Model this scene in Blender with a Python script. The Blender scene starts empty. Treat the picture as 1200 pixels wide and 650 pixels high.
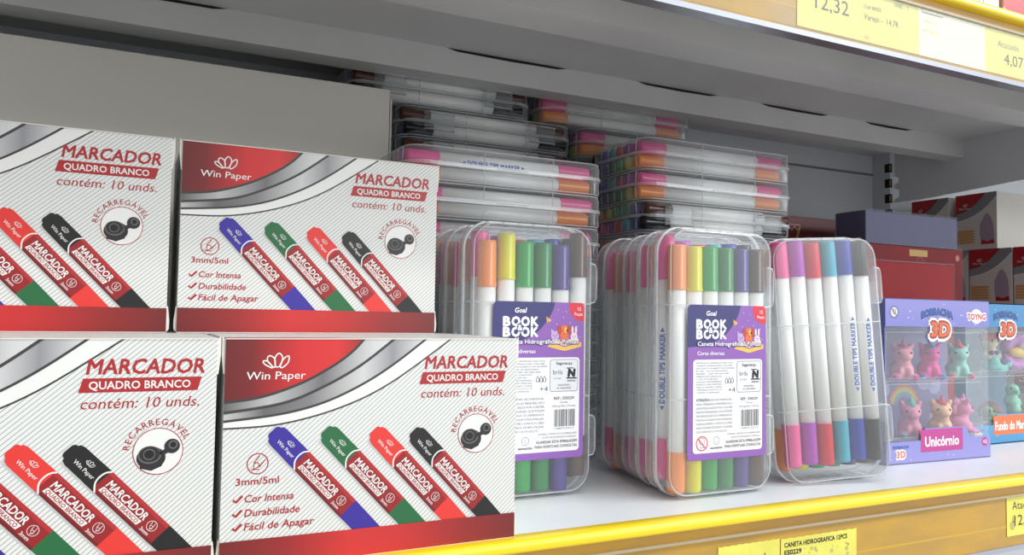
import bpy, math, random
from mathutils import Vector, Matrix
random.seed(7)
S = bpy.context.scene
COL = S.collection
PI = math.pi

# ------------------------------------------------------------------ camera
F, PITCH, YAW, ROLL = 917.176, 0.047697, 0.458209, 0.016159
CAM = Vector((-0.042238, -0.382556, 0.119547))
fw = Vector((math.sin(YAW)*math.cos(PITCH), math.cos(YAW)*math.cos(PITCH), math.sin(PITCH)))
rt0 = Vector((math.cos(YAW), -math.sin(YAW), 0)); up0 = rt0.cross(fw)
rt = math.cos(ROLL)*rt0 + math.sin(ROLL)*up0; up = -math.sin(ROLL)*rt0 + math.cos(ROLL)*up0
cd = bpy.data.cameras.new('camera'); cam = bpy.data.objects.new('camera', cd); COL.objects.link(cam)
cd.sensor_fit = 'HORIZONTAL'; cd.sensor_width = 36; cd.lens = F/1200*36; cd.clip_start = 0.01
M = Matrix((( rt.x, up.x, -fw.x, CAM.x), (rt.y, up.y, -fw.y, CAM.y), (rt.z, up.z, -fw.z, CAM.z), (0,0,0,1)))
cam.matrix_world = M
S.camera = cam

# ------------------------------------------------------------------ light
def srgb(c):
    return tuple((x/255/12.92 if x/255 <= .04045 else ((x/255+.055)/1.055)**2.4) for x in c)
W = bpy.data.worlds.new('store_air'); S.world = W; W.use_nodes = True
bg = W.node_tree.nodes['Background']; bg.inputs[1].default_value = .80
# the store around: dim and warm to the left, bright and cool to the right
_n = W.node_tree.nodes; _tc = _n.new('ShaderNodeTexCoord'); _sp = _n.new('ShaderNodeSeparateXYZ'); _mr = _n.new('ShaderNodeMapRange'); _cr = _n.new('ShaderNodeValToRGB')
W.node_tree.links.new(_tc.outputs['Generated'], _sp.inputs[0]); W.node_tree.links.new(_sp.outputs[0], _mr.inputs[0]); _mr.inputs[1].default_value = -1; _mr.inputs[2].default_value = 1
W.node_tree.links.new(_mr.outputs[0], _cr.inputs[0]); _m2 = _n.new('ShaderNodeMapRange'); _c2 = _n.new('ShaderNodeValToRGB'); _mx = _n.new('ShaderNodeMix'); _mx.data_type = 'RGBA'; _mx.blend_type = 'MULTIPLY'; _mx.inputs['Factor'].default_value = 1
W.node_tree.links.new(_sp.outputs[2], _m2.inputs[0]); _m2.inputs[1].default_value = -1; _m2.inputs[2].default_value = 1; W.node_tree.links.new(_m2.outputs[0], _c2.inputs[0])
_e = _c2.color_ramp.elements; _e[0].color = (.95,.94,.92,1); _e[1].color = (.9,.9,.9,1); _k = _e.new(.5); _k.color = (1.65,1.65,1.65,1); _k = _e.new(.34); _k.color = (1.0,.99,.98,1)
W.node_tree.links.new(_cr.outputs[0], _mx.inputs['A']); W.node_tree.links.new(_c2.outputs[0], _mx.inputs['B']); W.node_tree.links.new(_mx.outputs['Result'], bg.inputs[0])
_cr.color_ramp.elements[0].color = (.12,.105,.085,1); _cr.color_ramp.elements[1].color = (1.42,1.47,1.50,1)
def lamp(name, loc, target, sx, sy, power, color=(1,1,1)):
    l = bpy.data.lights.new(name, 'AREA'); l.shape = 'RECTANGLE'; l.size = sx; l.size_y = sy; l.energy = power; l.color = color
    o = bpy.data.objects.new(name, l); COL.objects.link(o); o.location = loc
    d = Vector(target)-Vector(loc); o.rotation_euler = d.to_track_quat('-Z','Y').to_euler(); return o
# fluorescent tubes over the aisle, running along the shelves
lamp('ceiling_tube', (0.3,-1.2,2.0), (0.3,0,.1), 1.3, .12, 17, (1,.98,.95))
lamp('ceiling_tube', (2.0,-1.25,2.0), (.6,0,.1), 1.3, .12, 32, (.97,.99,1))
lamp('ceiling_tube', (3.7,-1.4,2.0), (.6,0,.1), 1.3, .14, 34, (.97,.99,1))
lamp('far_fill_light', (5.5,-8.5,2.3), (.5,0,.1), 5.0, 1.2, 260, (.97,.99,1))  # added unseen fill from far right, low enough to brighten the shelf's back
S.view_settings.view_transform = 'Standard'; S.view_settings.look = 'None'; S.view_settings.gamma = 1
S.view_settings.exposure = -0.1; S.view_settings.use_curve_mapping = False
S.cycles.transparent_max_bounces = 40; S.cycles.max_bounces = 10

# ------------------------------------------------------------------ materials
MATS = {}
def mat(name, c, rough=.5, spec=.5, metal=0, coat=0):
    if name in MATS: return MATS[name]
    m = bpy.data.materials.new(name); m.use_nodes = True; b = m.node_tree.nodes['Principled BSDF']
    b.inputs['Base Color'].default_value = (*srgb(c), 1); b.inputs['Roughness'].default_value = rough
    b.inputs['Specular IOR Level'].default_value = spec; b.inputs['Metallic'].default_value = metal
    b.inputs['Coat Weight'].default_value = coat; b.inputs['Coat Roughness'].default_value = .15
    MATS[name] = m; return m
def ramp_mat(name, axis, stops, rough=.35, spec=.5, scale=1.0):
    """printed colour gradient along one local axis (position in metres)"""
    m = mat(name, (255,255,255), rough, spec); nt = m.node_tree; N = nt.nodes
    if N.get('tc'): return m
    tc = N.new('ShaderNodeTexCoord'); tc.name = 'tc'; sp = N.new('ShaderNodeSeparateXYZ'); mr = N.new('ShaderNodeMapRange'); cr = N.new('ShaderNodeValToRGB')
    nt.links.new(tc.outputs['Object'], sp.inputs[0]); nt.links.new(sp.outputs['XYZ'.index(axis)], mr.inputs[0])
    lo, hi = stops[0][0], stops[-1][0]
    mr.inputs[1].default_value = lo; mr.inputs[2].default_value = hi
    nt.links.new(mr.outputs[0], cr.inputs[0])
    e = cr.color_ramp.elements
    while len(e) < len(stops): e.new(.5)
    for i,(p,c) in enumerate(stops): e[i].position = (p-lo)/(hi-lo); e[i].color = (*srgb(c),1)
    nt.links.new(cr.outputs[0], N['Principled BSDF'].inputs['Base Color']); return m
def noise_mat(name, c1, c2, scale, rough=.5, spec=.5, lo=.4, hi=.65, stretch=(1,1,1), coat=0):
    m = mat(name, c1, rough, spec, 0, coat); nt = m.node_tree; N = nt.nodes
    tc = N.new('ShaderNodeTexCoord'); mp = N.new('ShaderNodeMapping'); nz = N.new('ShaderNodeTexNoise'); cr = N.new('ShaderNodeValToRGB')
    mp.inputs['Scale'].default_value = stretch
    nz.inputs['Scale'].default_value = scale; nz.inputs['Detail'].default_value = 5
    nt.links.new(tc.outputs['Object'], mp.inputs[0]); nt.links.new(mp.outputs[0], nz.inputs[0]); nt.links.new(nz.outputs[0], cr.inputs[0])
    e = cr.color_ramp.elements; e[0].position = lo; e[1].position = hi
    e[0].color = (*srgb(c1),1); e[1].color = (*srgb(c2),1)
    nt.links.new(cr.outputs[0], N['Principled BSDF'].inputs['Base Color']); return m
def hatch_mat(name):
    m = mat(name, (226,227,224), .45, .4); nt = m.node_tree; N = nt.nodes
    tc = N.new('ShaderNodeTexCoord'); sp = N.new('ShaderNodeSeparateXYZ'); nt.links.new(tc.outputs['Object'], sp.inputs[0])
    def math_(op, a, b=None):
        n = N.new('ShaderNodeMath'); n.operation = op
        for i,v in enumerate((a,b)):
            if v is None: continue
            if isinstance(v,(int,float)): n.inputs[i].default_value = v
            else: nt.links.new(v, n.inputs[i])
        return n.outputs[0]
    xy = math_('ADD', sp.outputs[0], sp.outputs[1])
    q = math_('SUBTRACT', math_('MULTIPLY', sp.outputs[2], 1.12), math_('MULTIPLY', xy, 1.0))
    fr = math_('FRACT', math_('MULTIPLY', q, 1/.00262))
    ln = math_('LESS_THAN', fr, .15)
    mx = N.new('ShaderNodeMix'); mx.data_type = 'RGBA'
    mx.inputs['A'].default_value = (*srgb((226,227,224)),1); mx.inputs['B'].default_value = (*srgb((136,138,138)),1)
    nt.links.new(ln, mx.inputs['Factor']); nt.links.new(mx.outputs['Result'], N['Principled BSDF'].inputs['Base Color']); return m
def clear_mat(name, c=(240,244,246), base=.1, edge=.62, rough=.2, tint=(252,253,254), gl=.09):
    """thin frosted plastic sheet: mostly see-through, milkier where seen at a grazing angle"""
    m = bpy.data.materials.new(name); m.use_nodes = True; nt = m.node_tree; N = nt.nodes
    b = N['Principled BSDF']; b.inputs['Base Color'].default_value = (*srgb(c),1); b.inputs['Roughness'].default_value = rough+.15
    tr = N.new('ShaderNodeBsdfTransparent'); tr.inputs[0].default_value = (*srgb(tint),1)
    lw = N.new('ShaderNodeLayerWeight'); lw.inputs[0].default_value = .3
    mr = N.new('ShaderNodeMapRange'); mr.inputs[3].default_value = base; mr.inputs[4].default_value = edge
    nt.links.new(lw.outputs['Facing'], mr.inputs[0])
    m1 = N.new('ShaderNodeMixShader'); nt.links.new(mr.outputs[0], m1.inputs[0]); nt.links.new(tr.outputs[0], m1.inputs[1]); nt.links.new(b.outputs[0], m1.inputs[2])
    g = N.new('ShaderNodeBsdfGlossy'); g.inputs['Roughness'].default_value = rough
    lf = N.new('ShaderNodeLayerWeight'); lf.inputs[0].default_value = .25
    ad = N.new('ShaderNodeMapRange'); ad.inputs[3].default_value = gl*.35; ad.inputs[4].default_value = min(1,gl*5)
    nt.links.new(lf.outputs['Fresnel'], ad.inputs[0])
    m2 = N.new('ShaderNodeMixShader'); nt.links.new(ad.outputs[0], m2.inputs[0]); nt.links.new(m1.outputs[0], m2.inputs[1]); nt.links.new(g.outputs[0], m2.inputs[2])
    nt.links.new(m2.outputs[0], N['Material Output'].inputs[0]); MATS[name] = m; return m
def cap_mat(name, c):
    m = bpy.data.materials.new(name); m.use_nodes = True; nt = m.node_tree; N = nt.nodes
    b = N['Principled BSDF']; b.inputs['Base Color'].default_value = (*srgb(c),1); b.inputs['Roughness'].default_value = .22
    tr = N.new('ShaderNodeBsdfTransparent'); tr.inputs[0].default_value = (*srgb(tuple(min(255,int(x*.95+20)) for x in c)),1)
    m1 = N.new('ShaderNodeMixShader'); m1.inputs[0].default_value = .87
    nt.links.new(tr.outputs[0], m1.inputs[1]); nt.links.new(b.outputs[0], m1.inputs[2]); nt.links.new(m1.outputs[0], N['Material Output'].inputs[0])
    MATS[name] = m; return m

WHITE = mat('white_print', (233,233,230), .45, .4); RED = mat('red_ink', (172,34,38), .4)
DARK = mat('dark_ink', (62,58,56), .4); BLACK = mat('black_ink', (22,22,24), .35); CARD = mat('white_card', (226,222,212), .6, .3)
HATCH = hatch_mat('hatched_card')
REDFADE = ramp_mat('red_corner_print', 'X', [(0,(104,26,28)),(.012,(120,28,30)),(.034,(206,38,40)),(.052,(214,44,44)),(.066,(150,32,34))])
BANDFADE = ramp_mat('red_band_print', 'X', [(0,(112,28,30)),(.03,(150,36,36)),(.06,(204,46,44)),(.085,(196,44,44)),(.12,(146,36,36)),(.15,(112,32,32))])
GREY1 = ramp_mat('grey_swoosh_print', 'X', [(0,(96,95,96)),(.02,(182,182,182)),(.045,(112,111,113)),(.07,(206,206,206)),(.085,(222,222,222))])
GREY2 = ramp_mat('silver_swoosh_print', 'X', [(0,(190,190,190)),(.018,(100,99,101)),(.04,(128,127,129)),(.065,(206,206,206)),(.08,(146,146,150)),(.1,(224,224,224))])
INK = {'blue':(56,40,152),'green':(32,104,58),'red':(226,54,48),'black':(26,23,24)}
INKM = {k:mat(k+'_printed_marker', v, .4) for k,v in INK.items()}
BODYRED = mat('printed_marker_barrel', (150,28,33), .4)

# ------------------------------------------------------------------ mesh builder
class MB:
    def __init__(s): s.v=[]; s.f=[]; s.m=[]; s.sm=[]; s.mats=[]
    def mi(s, m):
        if m not in s.mats: s.mats.append(m)
        return s.mats.index(m)
    def add(s, vs, fs, m, smooth=False):
        o=len(s.v); s.v += [tuple(v) for v in vs]; k=s.mi(m)
        for f in fs: s.f.append(tuple(o+i for i in f)); s.m.append(k); s.sm.append(smooth)
    def box(s, x0,x1,y0,y1,z0,z1,m):
        v=[(x,y,z) for z in(z0,z1) for y in(y0,y1) for x in(x0,x1)]
        s.add(v,[(0,2,3,1),(4,5,7,6),(0,1,5,4),(2,6,7,3),(0,4,6,2),(1,3,7,5)],m)
    def prism(s, poly, f0, f1, m, smooth=False):
        """poly in 2D, f0/f1 map a 2D point to the near/far 3D point"""
        n=len(poly); a=[f0(*p) for p in poly]; b=[f1(*p) for p in poly]
        s.add(a+b,[tuple(range(n)),tuple(range(2*n-1,n-1,-1))],m)
        s.add(a+b,[(i,n+i,n+(i+1)%n,(i+1)%n) for i in range(n)],m,smooth)
    def tube(s, pts, r, m, n=8, closed=False):
        pts=[Vector(p) for p in pts]; k=len(pts); rings=[]
        for i,p in enumerate(pts):
            a=pts[(i-1)%k] if (closed or i>0) else p; b=pts[(i+1)%k] if (closed or i<k-1) else p
            t=(b-a).normalized(); h=Vector((0,0,1)) if abs(t.z)<.9 else Vector((0,1,0))
            u=t.cross(h).normalized(); w=t.cross(u); rr=r[i] if isinstance(r,(list,tuple)) else r
            rings.append([p+(u*math.cos(q)+w*math.sin(q))*rr for q in [2*PI*j/n for j in range(n)]])
        v=[x for R_ in rings for x in R_]; f=[]
        for i in range(k if closed else k-1):
            for j in range(n): f.append((i*n+j,i*n+(j+1)%n,((i+1)%k)*n+(j+1)%n,((i+1)%k)*n+j))
        s.add(v,f,m,True)
        if not closed: s.add(rings[0],[tuple(range(n-1,-1,-1))],m); s.add(rings[-1],[tuple(range(n))],m)
    def lathe(s, prof, m, n=20, fn=None, smooth=True):
        """profile of (radius, z) about local Z"""
        fn = fn or (lambda x,y,z:(x,y,z)); v=[];f=[]
        for r,z in prof:
            for j in range(n): v.append(fn(r*math.cos(2*PI*j/n), r*math.sin(2*PI*j/n), z))
        for i in range(len(prof)-1):
            for j in range(n): f.append((i*n+j,i*n+(j+1)%n,(i+1)*n+(j+1)%n,(i+1)*n+j))
        s.add(v,f,m,smooth)
        if prof[0][0]>1e-6: s.add(v[:n],[tuple(range(n-1,-1,-1))],m)
        if prof[-1][0]>1e-6: s.add(v[-n:],[tuple(range(n))],m)
    def sphere(s, c, r, m, n=16, k=10):
        r = r if isinstance(r,(tuple,list)) else (r,r,r); v=[];f=[]
        for i in range(k+1):
            t=PI*i/k
            for j in range(n): v.append((c[0]+r[0]*math.sin(t)*math.cos(2*PI*j/n), c[1]+r[1]*math.sin(t)*math.sin(2*PI*j/n), c[2]+r[2]*math.cos(t)))
        for i in range(k):
            for j in range(n): f.append((i*n+j,(i+1)*n+j,(i+1)*n+(j+1)%n,i*n+(j+1)%n))
        s.add(v,f,m,True)
    def mesh(s, name):
        me=bpy.data.meshes.new(name); me.from_pydata(s.v,[],s.f)
        for m in s.mats: me.materials.append(m)
        me.polygons.foreach_set('material_index', s.m); me.polygons.foreach_set('use_smooth', s.sm); me.update(); return me
    def build(s, name, parent=None, loc=None, bevel=0):
        o=bpy.data.objects.new(name, s.mesh(name)); COL.objects.link(o)
        if parent: o.parent=parent
        if loc: o.location=loc
        if bevel:
            b=o.modifiers.new('edge','BEVEL'); b.width=bevel; b.segments=2; b.limit_method='ANGLE'; b.angle_limit=.6
        return o
def empty(name, loc=(0,0,0), rz=0):
    o=bpy.data.objects.new(name,None); COL.objects.link(o); o.location=loc; o.rotation_euler=(0,0,rz); o.empty_display_size=.01; return o
def tag(o,label,cat,group=None):
    o['label']=label; o['category']=cat
    if group: o['group']=group
    return o
def struct(o): o['kind']='structure'; return o
def copy_tree(o, parent=None):
    c=o.copy(); COL.objects.link(c); c.parent=parent
    for ch in list(o.children): copy_tree(ch,c)
    return c

# ---- text as flat glyph polygons
_TC={}; _COP=[]
def glyphs(s, bold=0, shear=0):
    key=(s,bold,shear)
    if bold:
        # heavier stroke: the same letters laid side by side around their place
        v,f=glyphs(s,0,shear); k=2 if bold<.012 else (4 if bold<.04 else 8); V=[];F=[]; global _COP; _COP=[]
        for i in range(k):
            a=2*PI*i/k+(0 if k==2 else PI/k); n=len(V); V+=[(x+bold*math.cos(a)*1.25,y+bold*math.sin(a)*1.25) for x,y in v]; F+=[tuple(n+j for j in q) for q in f]; _COP+=[i]*len(v)
        return V,F
    if key not in _TC:
        cu=bpy.data.curves.new('t','FONT'); cu.body=s; cu.size=1; cu.shear=shear; cu.resolution_u=2; cu.fill_mode='FRONT'
        o=bpy.data.objects.new('t',cu); COL.objects.link(o)
        me=bpy.data.meshes.new_from_object(o.evaluated_get(bpy.context.evaluated_depsgraph_get()))
        v=[(a.co.x,a.co.y) for a in me.vertices]; f=[tuple(p.vertices) for p in me.polygons]
        bpy.data.objects.remove(o); bpy.data.curves.remove(cu); bpy.data.meshes.remove(me); _TC[key]=(v,f)
    return _TC[key]
CAPH = max(y for x,y in glyphs('H')[0])
class Print:
    """paints flat artwork in millimetres on a plane; fn(u,v,n) -> 3D point, n = layer height in mm"""
    def __init__(s, mb, fn, clip=None, step=.05, base=.02): s.mb=mb; s.fn=fn; s.clip=clip; s.step=step; s.base=base
    def n(s, L): return s.base+s.step*L
    def _clip(s, P):
        if not s.clip: return P
        x0,y0,x1,y1=s.clip
        for ax,val,sg in ((0,x0,1),(0,x1,-1),(1,y0,1),(1,y1,-1)):
            Q=[]
            for i in range(len(P)):
                a,b=P[i-1],P[i]; da=(a[ax]-val)*sg; db=(b[ax]-val)*sg
                if da>=0 and db>=0: Q.append(b)
                elif da>=0>db or da<0<=db:
                    t=da/(da-db); c=(a[0]+(b[0]-a[0])*t, a[1]+(b[1]-a[1])*t); Q.append(c)
                    if db>=0: Q.append(b)
            P=Q
            if not P: return P
        return P
    def poly(s, P, m, L=0):
        P=s._clip(P)
        if len(P)>2: s.mb.add([s.fn(x,y,s.n(L)) for x,y in P],[tuple(range(len(P)))],m)
    def ribbon(s, pts, w, m, L=0, closed=False):
        k=len(pts); A=[];B=[]
        for i,p in enumerate(pts):
            a=pts[(i-1)%k] if(closed or i>0) else p; b=pts[(i+1)%k] if(closed or i<k-1) else p
            dx,dy=b[0]-a[0],b[1]-a[1]; d=math.hypot(dx,dy) or 1; nx,ny=-dy/d*w/2,dx/d*w/2
            A.append((p[0]+nx,p[1]+ny)); B.append((p[0]-nx,p[1]-ny))
        for i in range(k if closed else k-1):
            j=(i+1)%k; s.poly([B[i],B[j],A[j],A[i]],m,L)
    def circle(s,c,r,n=24,a0=0,a1=2*PI): 
        return [(c[0]+r*math.cos(a0+(a1-a0)*i/n), c[1]+r*math.sin(a0+(a1-a0)*i/n)) for i in range(n if a1-a0>=2*PI-1e-6 else n+1)]
    def disc(s,c,r,m,L=0,ry=None,n=24): s.poly([(c[0]+r*math.cos(2*PI*i/n), c[1]+(ry or r)*math.sin(2*PI*i/n)) for i in range(n)],m,L)
    def ring(s,c,r,w,m,L=0,n=28): s.ribbon(s.circle(c,r,n),w,m,L,True)
    def rrect(s,x0,y0,x1,y1,r,m,L=0):
        P=[]
        for cx,cy,a in ((x1-r,y1-r,0),(x0+r,y1-r,PI/2),(x0+r,y0+r,PI),(x1-r,y0+r,1.5*PI)):
            for i in range(5): P.append((cx+r*math.cos(a+PI/8*i), cy+r*math.sin(a+PI/8*i)))
        s.poly(P,m,L); return P
    def text(s, t, x, y, h, m, L=0, w=None, bold=0, shear=0, rot=0, align='l', warp=None, band=0):
        v,f=glyphs(t,bold,shear)
        if not v: return
        x0=min(p[0] for p in v); x1=max(p[0] for p in v); k=h/CAPH; kx=(w/(x1-x0)) if w else k
        wid=(x1-x0)*kx; ox={'l':0,'c':-wid/2,'r':-wid}[align]; c,sn=math.cos(rot),math.sin(rot); out=[]
        for i,(px,py) in enumerate(v):
            a=(px-x0)*kx+ox; b=py*k
            if warp: a,b=warp(a,b)
            out.append(s.fn(x+a*c-b*sn, y+a*sn+b*c, s.n(L)+(_COP[i]*.0055 if bold else 0)))
        if band:
            # slice the letters into narrow strips so that they follow a curved surface
            loc=[((px-x0)*kx+ox, py*k) for px,py in v]; keep=s.clip; lo=min(q[1] for q in loc); n=int((max(q[1] for q in loc)-lo)/band)+1
            for t in f:
                for i in range(n):
                    s.clip=(-1e3,y+lo+i*band,1e3,y+lo+(i+1)*band); s.poly([(x+loc[j][0],y+loc[j][1]) for j in t],m,L+(_COP[t[0]]*.0055/s.step if bold else 0))
            s.clip=keep; return
        s.mb.add(out,f,m)
    def arctext(s, t, c, r, a0, a1, h, m, L=0, bold=0):
        wds=[]; 
        for ch in t:
            v,_=glyphs(ch,bold); wds.append((max(p[0] for p in v)-min(p[0] for p in v))+.12)
        tot=sum(wds); a=a0
        for ch,wd in zip(t,wds):
            da=(a1-a0)*wd/tot; am=a+da/2
            s.text(ch, c[0]+r*math.cos(am), c[1]+r*math.sin(am), h, m, L, bold=bold, rot=am-PI/2, align='c'); a+=da
def spline(P, n=6):
    out=[]
    for i in range(len(P)-1):
        p0=P[max(i-1,0)];p1=P[i];p2=P[i+1];p3=P[min(i+2,len(P)-1)]
        for j in range(n):
            t=j/n; out.append(tuple(.5*((2*p1[k])+(-p0[k]+p2[k])*t+(2*p0[k]-5*p1[k]+4*p2[k]-p3[k])*t*t+(-p0[k]+3*p1[k]-3*p2[k]+p3[k])*t**3) for k in (0,1)))
    return out+[P[-1]]

# ------------------------------------------------------------------ the shelf bay (setting)
ZD=.350          # underside of the shelf above
ZT=.3575         # its top
YB=.372          # back panel
SHELF = noise_mat('shelf_paint', (232,236,239), (222,227,231), 9, .32, .5)
STEEL = noise_mat('grey_shelf_steel', (216,216,216), (204,204,204), 6, .38, .5)
BACKP = mat('back_panel_paint', (214,219,224), .4); YEL = mat('yellow_plastic', (250,216,28), .25, .5)
MUST = noise_mat('mustard_price_rail', (198,152,46), (182,142,58), 14, .35, .5, .4,.6,(1,1,4)); SLIT=mat('dark_slit',(20,20,22),.8)
RUST = mat('ochre_upright_slot',(160,128,52),.6); RIM=mat('bare_metal_rim',(170,174,184),.25,.5,.7)
b=MB(); b.box(-.75,1.6,.0032,YB,-.012,0,SHELF); b.box(-.75,1.6,.004,.02,-.05,-.012,STEEL); struct(b.build('floor'))
def rail(y, z, name, labelz):
    """yellow nosing + ticket rail of one shelf; z = shelf top, y = front of the shelf sheet"""
    r=MB()
    prof=[(y,0.0),(y-.0005,.0004),(y-.0095,.0002),(y-.0110,-.0005),(y-.0117,-.0018),(y-.0120,-.0050),(y-.0116,-.0062),(y-.010,-.0068),(y-.006,-.0074),(y,-.0074)]
    r.prism([(p[0],p[1]+z) for p in prof], lambda a,c:(-.75,a,c), lambda a,c:(1.6,a,c), YEL, True)
    o=r.build(name); struct(o)
    r=MB(); r.box(-.75,1.6,y-.0062,y,z-.0525,z-.0074,MUST); r.box(-.75,1.6,y-.0085,y+.001,z-.0560,z-.0525,RIM)
    r.box(-.75,1.6,y-.0084,y-.0062,z-.0152,z-.0136,mat('plastic_edge',(176,160,130),.25)); 
    r.box(-.75,1.6,y-.0063,y-.0062,z-.0385,z-.0372,mat('rail_ridge',(206,164,50),.3))
    o2=r.build(name.replace('trim_1','trim_2').replace('trim_3','trim_4')); struct(o2); return o
rail(.0032,0,'trim_1',0)
rail(-.0128,ZT,'trim_3',0)
# clear ticket cover on the upper rail
r=MB(); r.box(-.75,1.6,-.0212,-.0206,ZT-.0512,ZT-.0152,clear_mat('ticket_cover',base=.01,edge=.1,rough=.16,gl=.022)); r.build('trim_5')['kind']='structure'
# deck above with its two stiffening channels
b=MB(); b.box(-.75,1.6,-.0128,YB,ZD,ZT,STEEL); b.box(-.75,1.6,-.0128,-.0118,ZT-.040,ZD,STEEL); struct(b.build('ceiling'))
def channel(y0,y1,zb,x1,slits,nm):
    c=MB(); c.box(-.75,x1,y0,y1,zb,ZD,STEEL)
    for a,e in slits: c.prism([(a,ZD-.0003),(e,ZD-.0003),(e-.01,ZD-.0022),((a+e)/2,ZD-.0028),(a+.01,ZD-.0022)], lambda u,w:(u,y0-.0004,w), lambda u,w:(u,y0+.0001,w), SLIT)
    struct(c.build(nm))
channel(.081,.119,.3285,.93,[(-.1,.06),(.18,.52),(.60,.78)],'trim_6')
channel(.243,.2690,.3262,.925,[(-.1,.02),(.2,.32),(.40,.50),(.56,.66),(.72,.8)],'trim_7')
b=MB(); b.box(-.75,1.6,YB,YB+.012,-.5,.62,BACKP); b.box(-.75,.891,YB-.0015,YB,.322,.3245,mat('panel_seam',(120,124,128),.5)); struct(b.build('wall_back'))
# slotted upright and the bracket of the deck
b=MB(); UX=.891
b.box(UX,UX+.045,YB-.028,YB,-.06,.60,BACKP)
for k in range(14):
    z=.05+k*.021; b.box(UX-.0003,UX+.004,YB-.0284,YB-.020,z,z+.012,SLIT); b.box(UX-.0006,UX+.001,YB-.0288,YB-.0272,z+.002,z+.010,RUST)
struct(b.build('trim_8'))
b=MB()
pl=[(YB-.03,.2815),(YB-.03,.285),(YB-.037,.289),(YB-.037,.298),(YB-.03,.301),(YB-.03,.306),(YB-.036,.309),(YB-.036,.315),(YB-.03,.317),(YB-.03,ZD),(.0,ZD),(.0,.322),(.06,.300),(.14,.2895),(.30,.2815)]
b.prism(pl, lambda a,c:(.8975,a,c), lambda a,c:(.9005,a,c), SHELF)
b.prism([(YB-.06,.336),(YB-.06,ZD-.001),(.27,ZD-.001),(.27,.336)], lambda a,c:(.896,a,c), lambda a,c:(.8975,a,c), SHELF)
struct(b.build('trim_9'))

# ------------------------------------------------------------------ whiteboard-marker cartons
BW,BH,BD=.150,.1067,.081
def lotus(p, x, y, k, m, L, rot=0):
    c,s_=math.cos(rot),math.sin(rot)
    T=lambda a,b_:(x+(a*c-b_*s_)*k, y+(a*s_+b_*c)*k)
    for q in ([(-1,0),(-2.6,.9),(-3.0,1.7),(-1.9,1.6),(-.7,.2)],[(-.6,.2),(-2,1.8),(-1.6,3.0),(-.3,2.3),(-.1,.3)],[(0,.3),(-.2,2.4),(.8,3.6),(1.7,2.4),(.9,.3)],[(1.1,.3),(1.9,2.2),(3.2,2.9),(3.0,1.2),(1.6,0)]):
        p.ribbon([T(*a) for a in spline(q+[q[0]],3)],.32*k,m,L); L+=.15
def nib_icon(p,x,y,r,m,L):
    p.ring((x,y),r,r*.1,m,L)
    a=math.radians(52); T=lambda u,v:(x+r*(u*math.cos(a)-v*math.sin(a)), y+r*(u*math.sin(a)+v*math.cos(a)))
    p.ribbon([T(.75,.34),T(-.1,.34),T(-.62,.0),T(-.1,-.34),T(.75,-.34)],r*.1,m,L)
    p.ribbon([T(-.1,.34),T(.1,0),T(-.1,-.34)],r*.09,m,L); p.ribbon([(x-r*.62,y-r*.55),(x+r*.15,y-r*.55)],r*.1,m,L)
def printed_marker(p, x, y, ink, L):
    a=math.radians(-47.2); c,s_=math.cos(a),math.sin(a); T=lambda u,v:(x+u*c-v*s_, y+u*s_+v*c)
    sh=mat('printed_soft_shadow',(196,196,194),.5); p.poly([T(1,-6.3),T(75,-6.4),T(75,-5),T(1,-4)],sh,L)
    cap=[T(-1.2,-2.2),T(-.6,-3.2),T(.6,-3.6),T(1.0,-4.6),T(3,-5.2),T(18,-5.3),T(18,5.3),T(3,5.0),T(1.0,4.4),T(.6,3.5),T(-.6,3.1),T(-1.2,2.2)]
    body=[T(15.5,-5.3),T(53,-5.4),T(53,5.4),T(15.5,5.3)]; tail=[T(52.6,-5.4),T(80,-5.0),T(80,5.0),T(52.6,5.4)]
    p.poly(tail,INKM[ink],L+1); p.poly(body,BODYRED,L+2)
    p.poly([T(15.5,3.6),T(53,3.6),T(53,5.4),T(15.5,5.3)],mat('printed_barrel_light',(178,44,46),.4),L+3)
    p.poly([T(15.5,-5.3),T(53,-5.4),T(53,-4.2),T(15.5,-4.2)],mat('printed_barrel_dark',(112,20,25),.4),L+3)
    p.poly(cap,INKM[ink],L+3)
    edge=spline([T(18.4,5.3),T(16.6,2.5),T(16.9,-2),T(20,-5.3)],4); p.poly(edge+[T(14,-5.3),T(14,5.3)],INKM[ink],L+4); p.ribbon(edge,.7,WHITE,L+5)
    p.text('Win Paper',*T(4.2,-2.4),1.75,WHITE,L+5,w=11,bold=.006,rot=a); lotus(p,*T(9.5,.7),.62,WHITE,L+5,a)
    p.text('MARCADOR',*T(20.8,-.4),3.3,WHITE,L+5,w=22.5,bold=.022,shear=.1,rot=a)
    p.poly([T(20.2,-3.5),T(42.4,-3.5),T(43,-1.0),T(20.8,-1.0)],WHITE,L+5); p.text('QUADRO BRANCO',*T(21.2,-3.1),1.7,RED,L+6,w=20.6,bold=.016,shear=.1,rot=a)
    p.text('3mm',*T(44.6,-3.9),1.6,WHITE,L+5,bold=.01,rot=a); nib_icon(p,*T(47.6,.4),2.2,WHITE,L+5)
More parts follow.
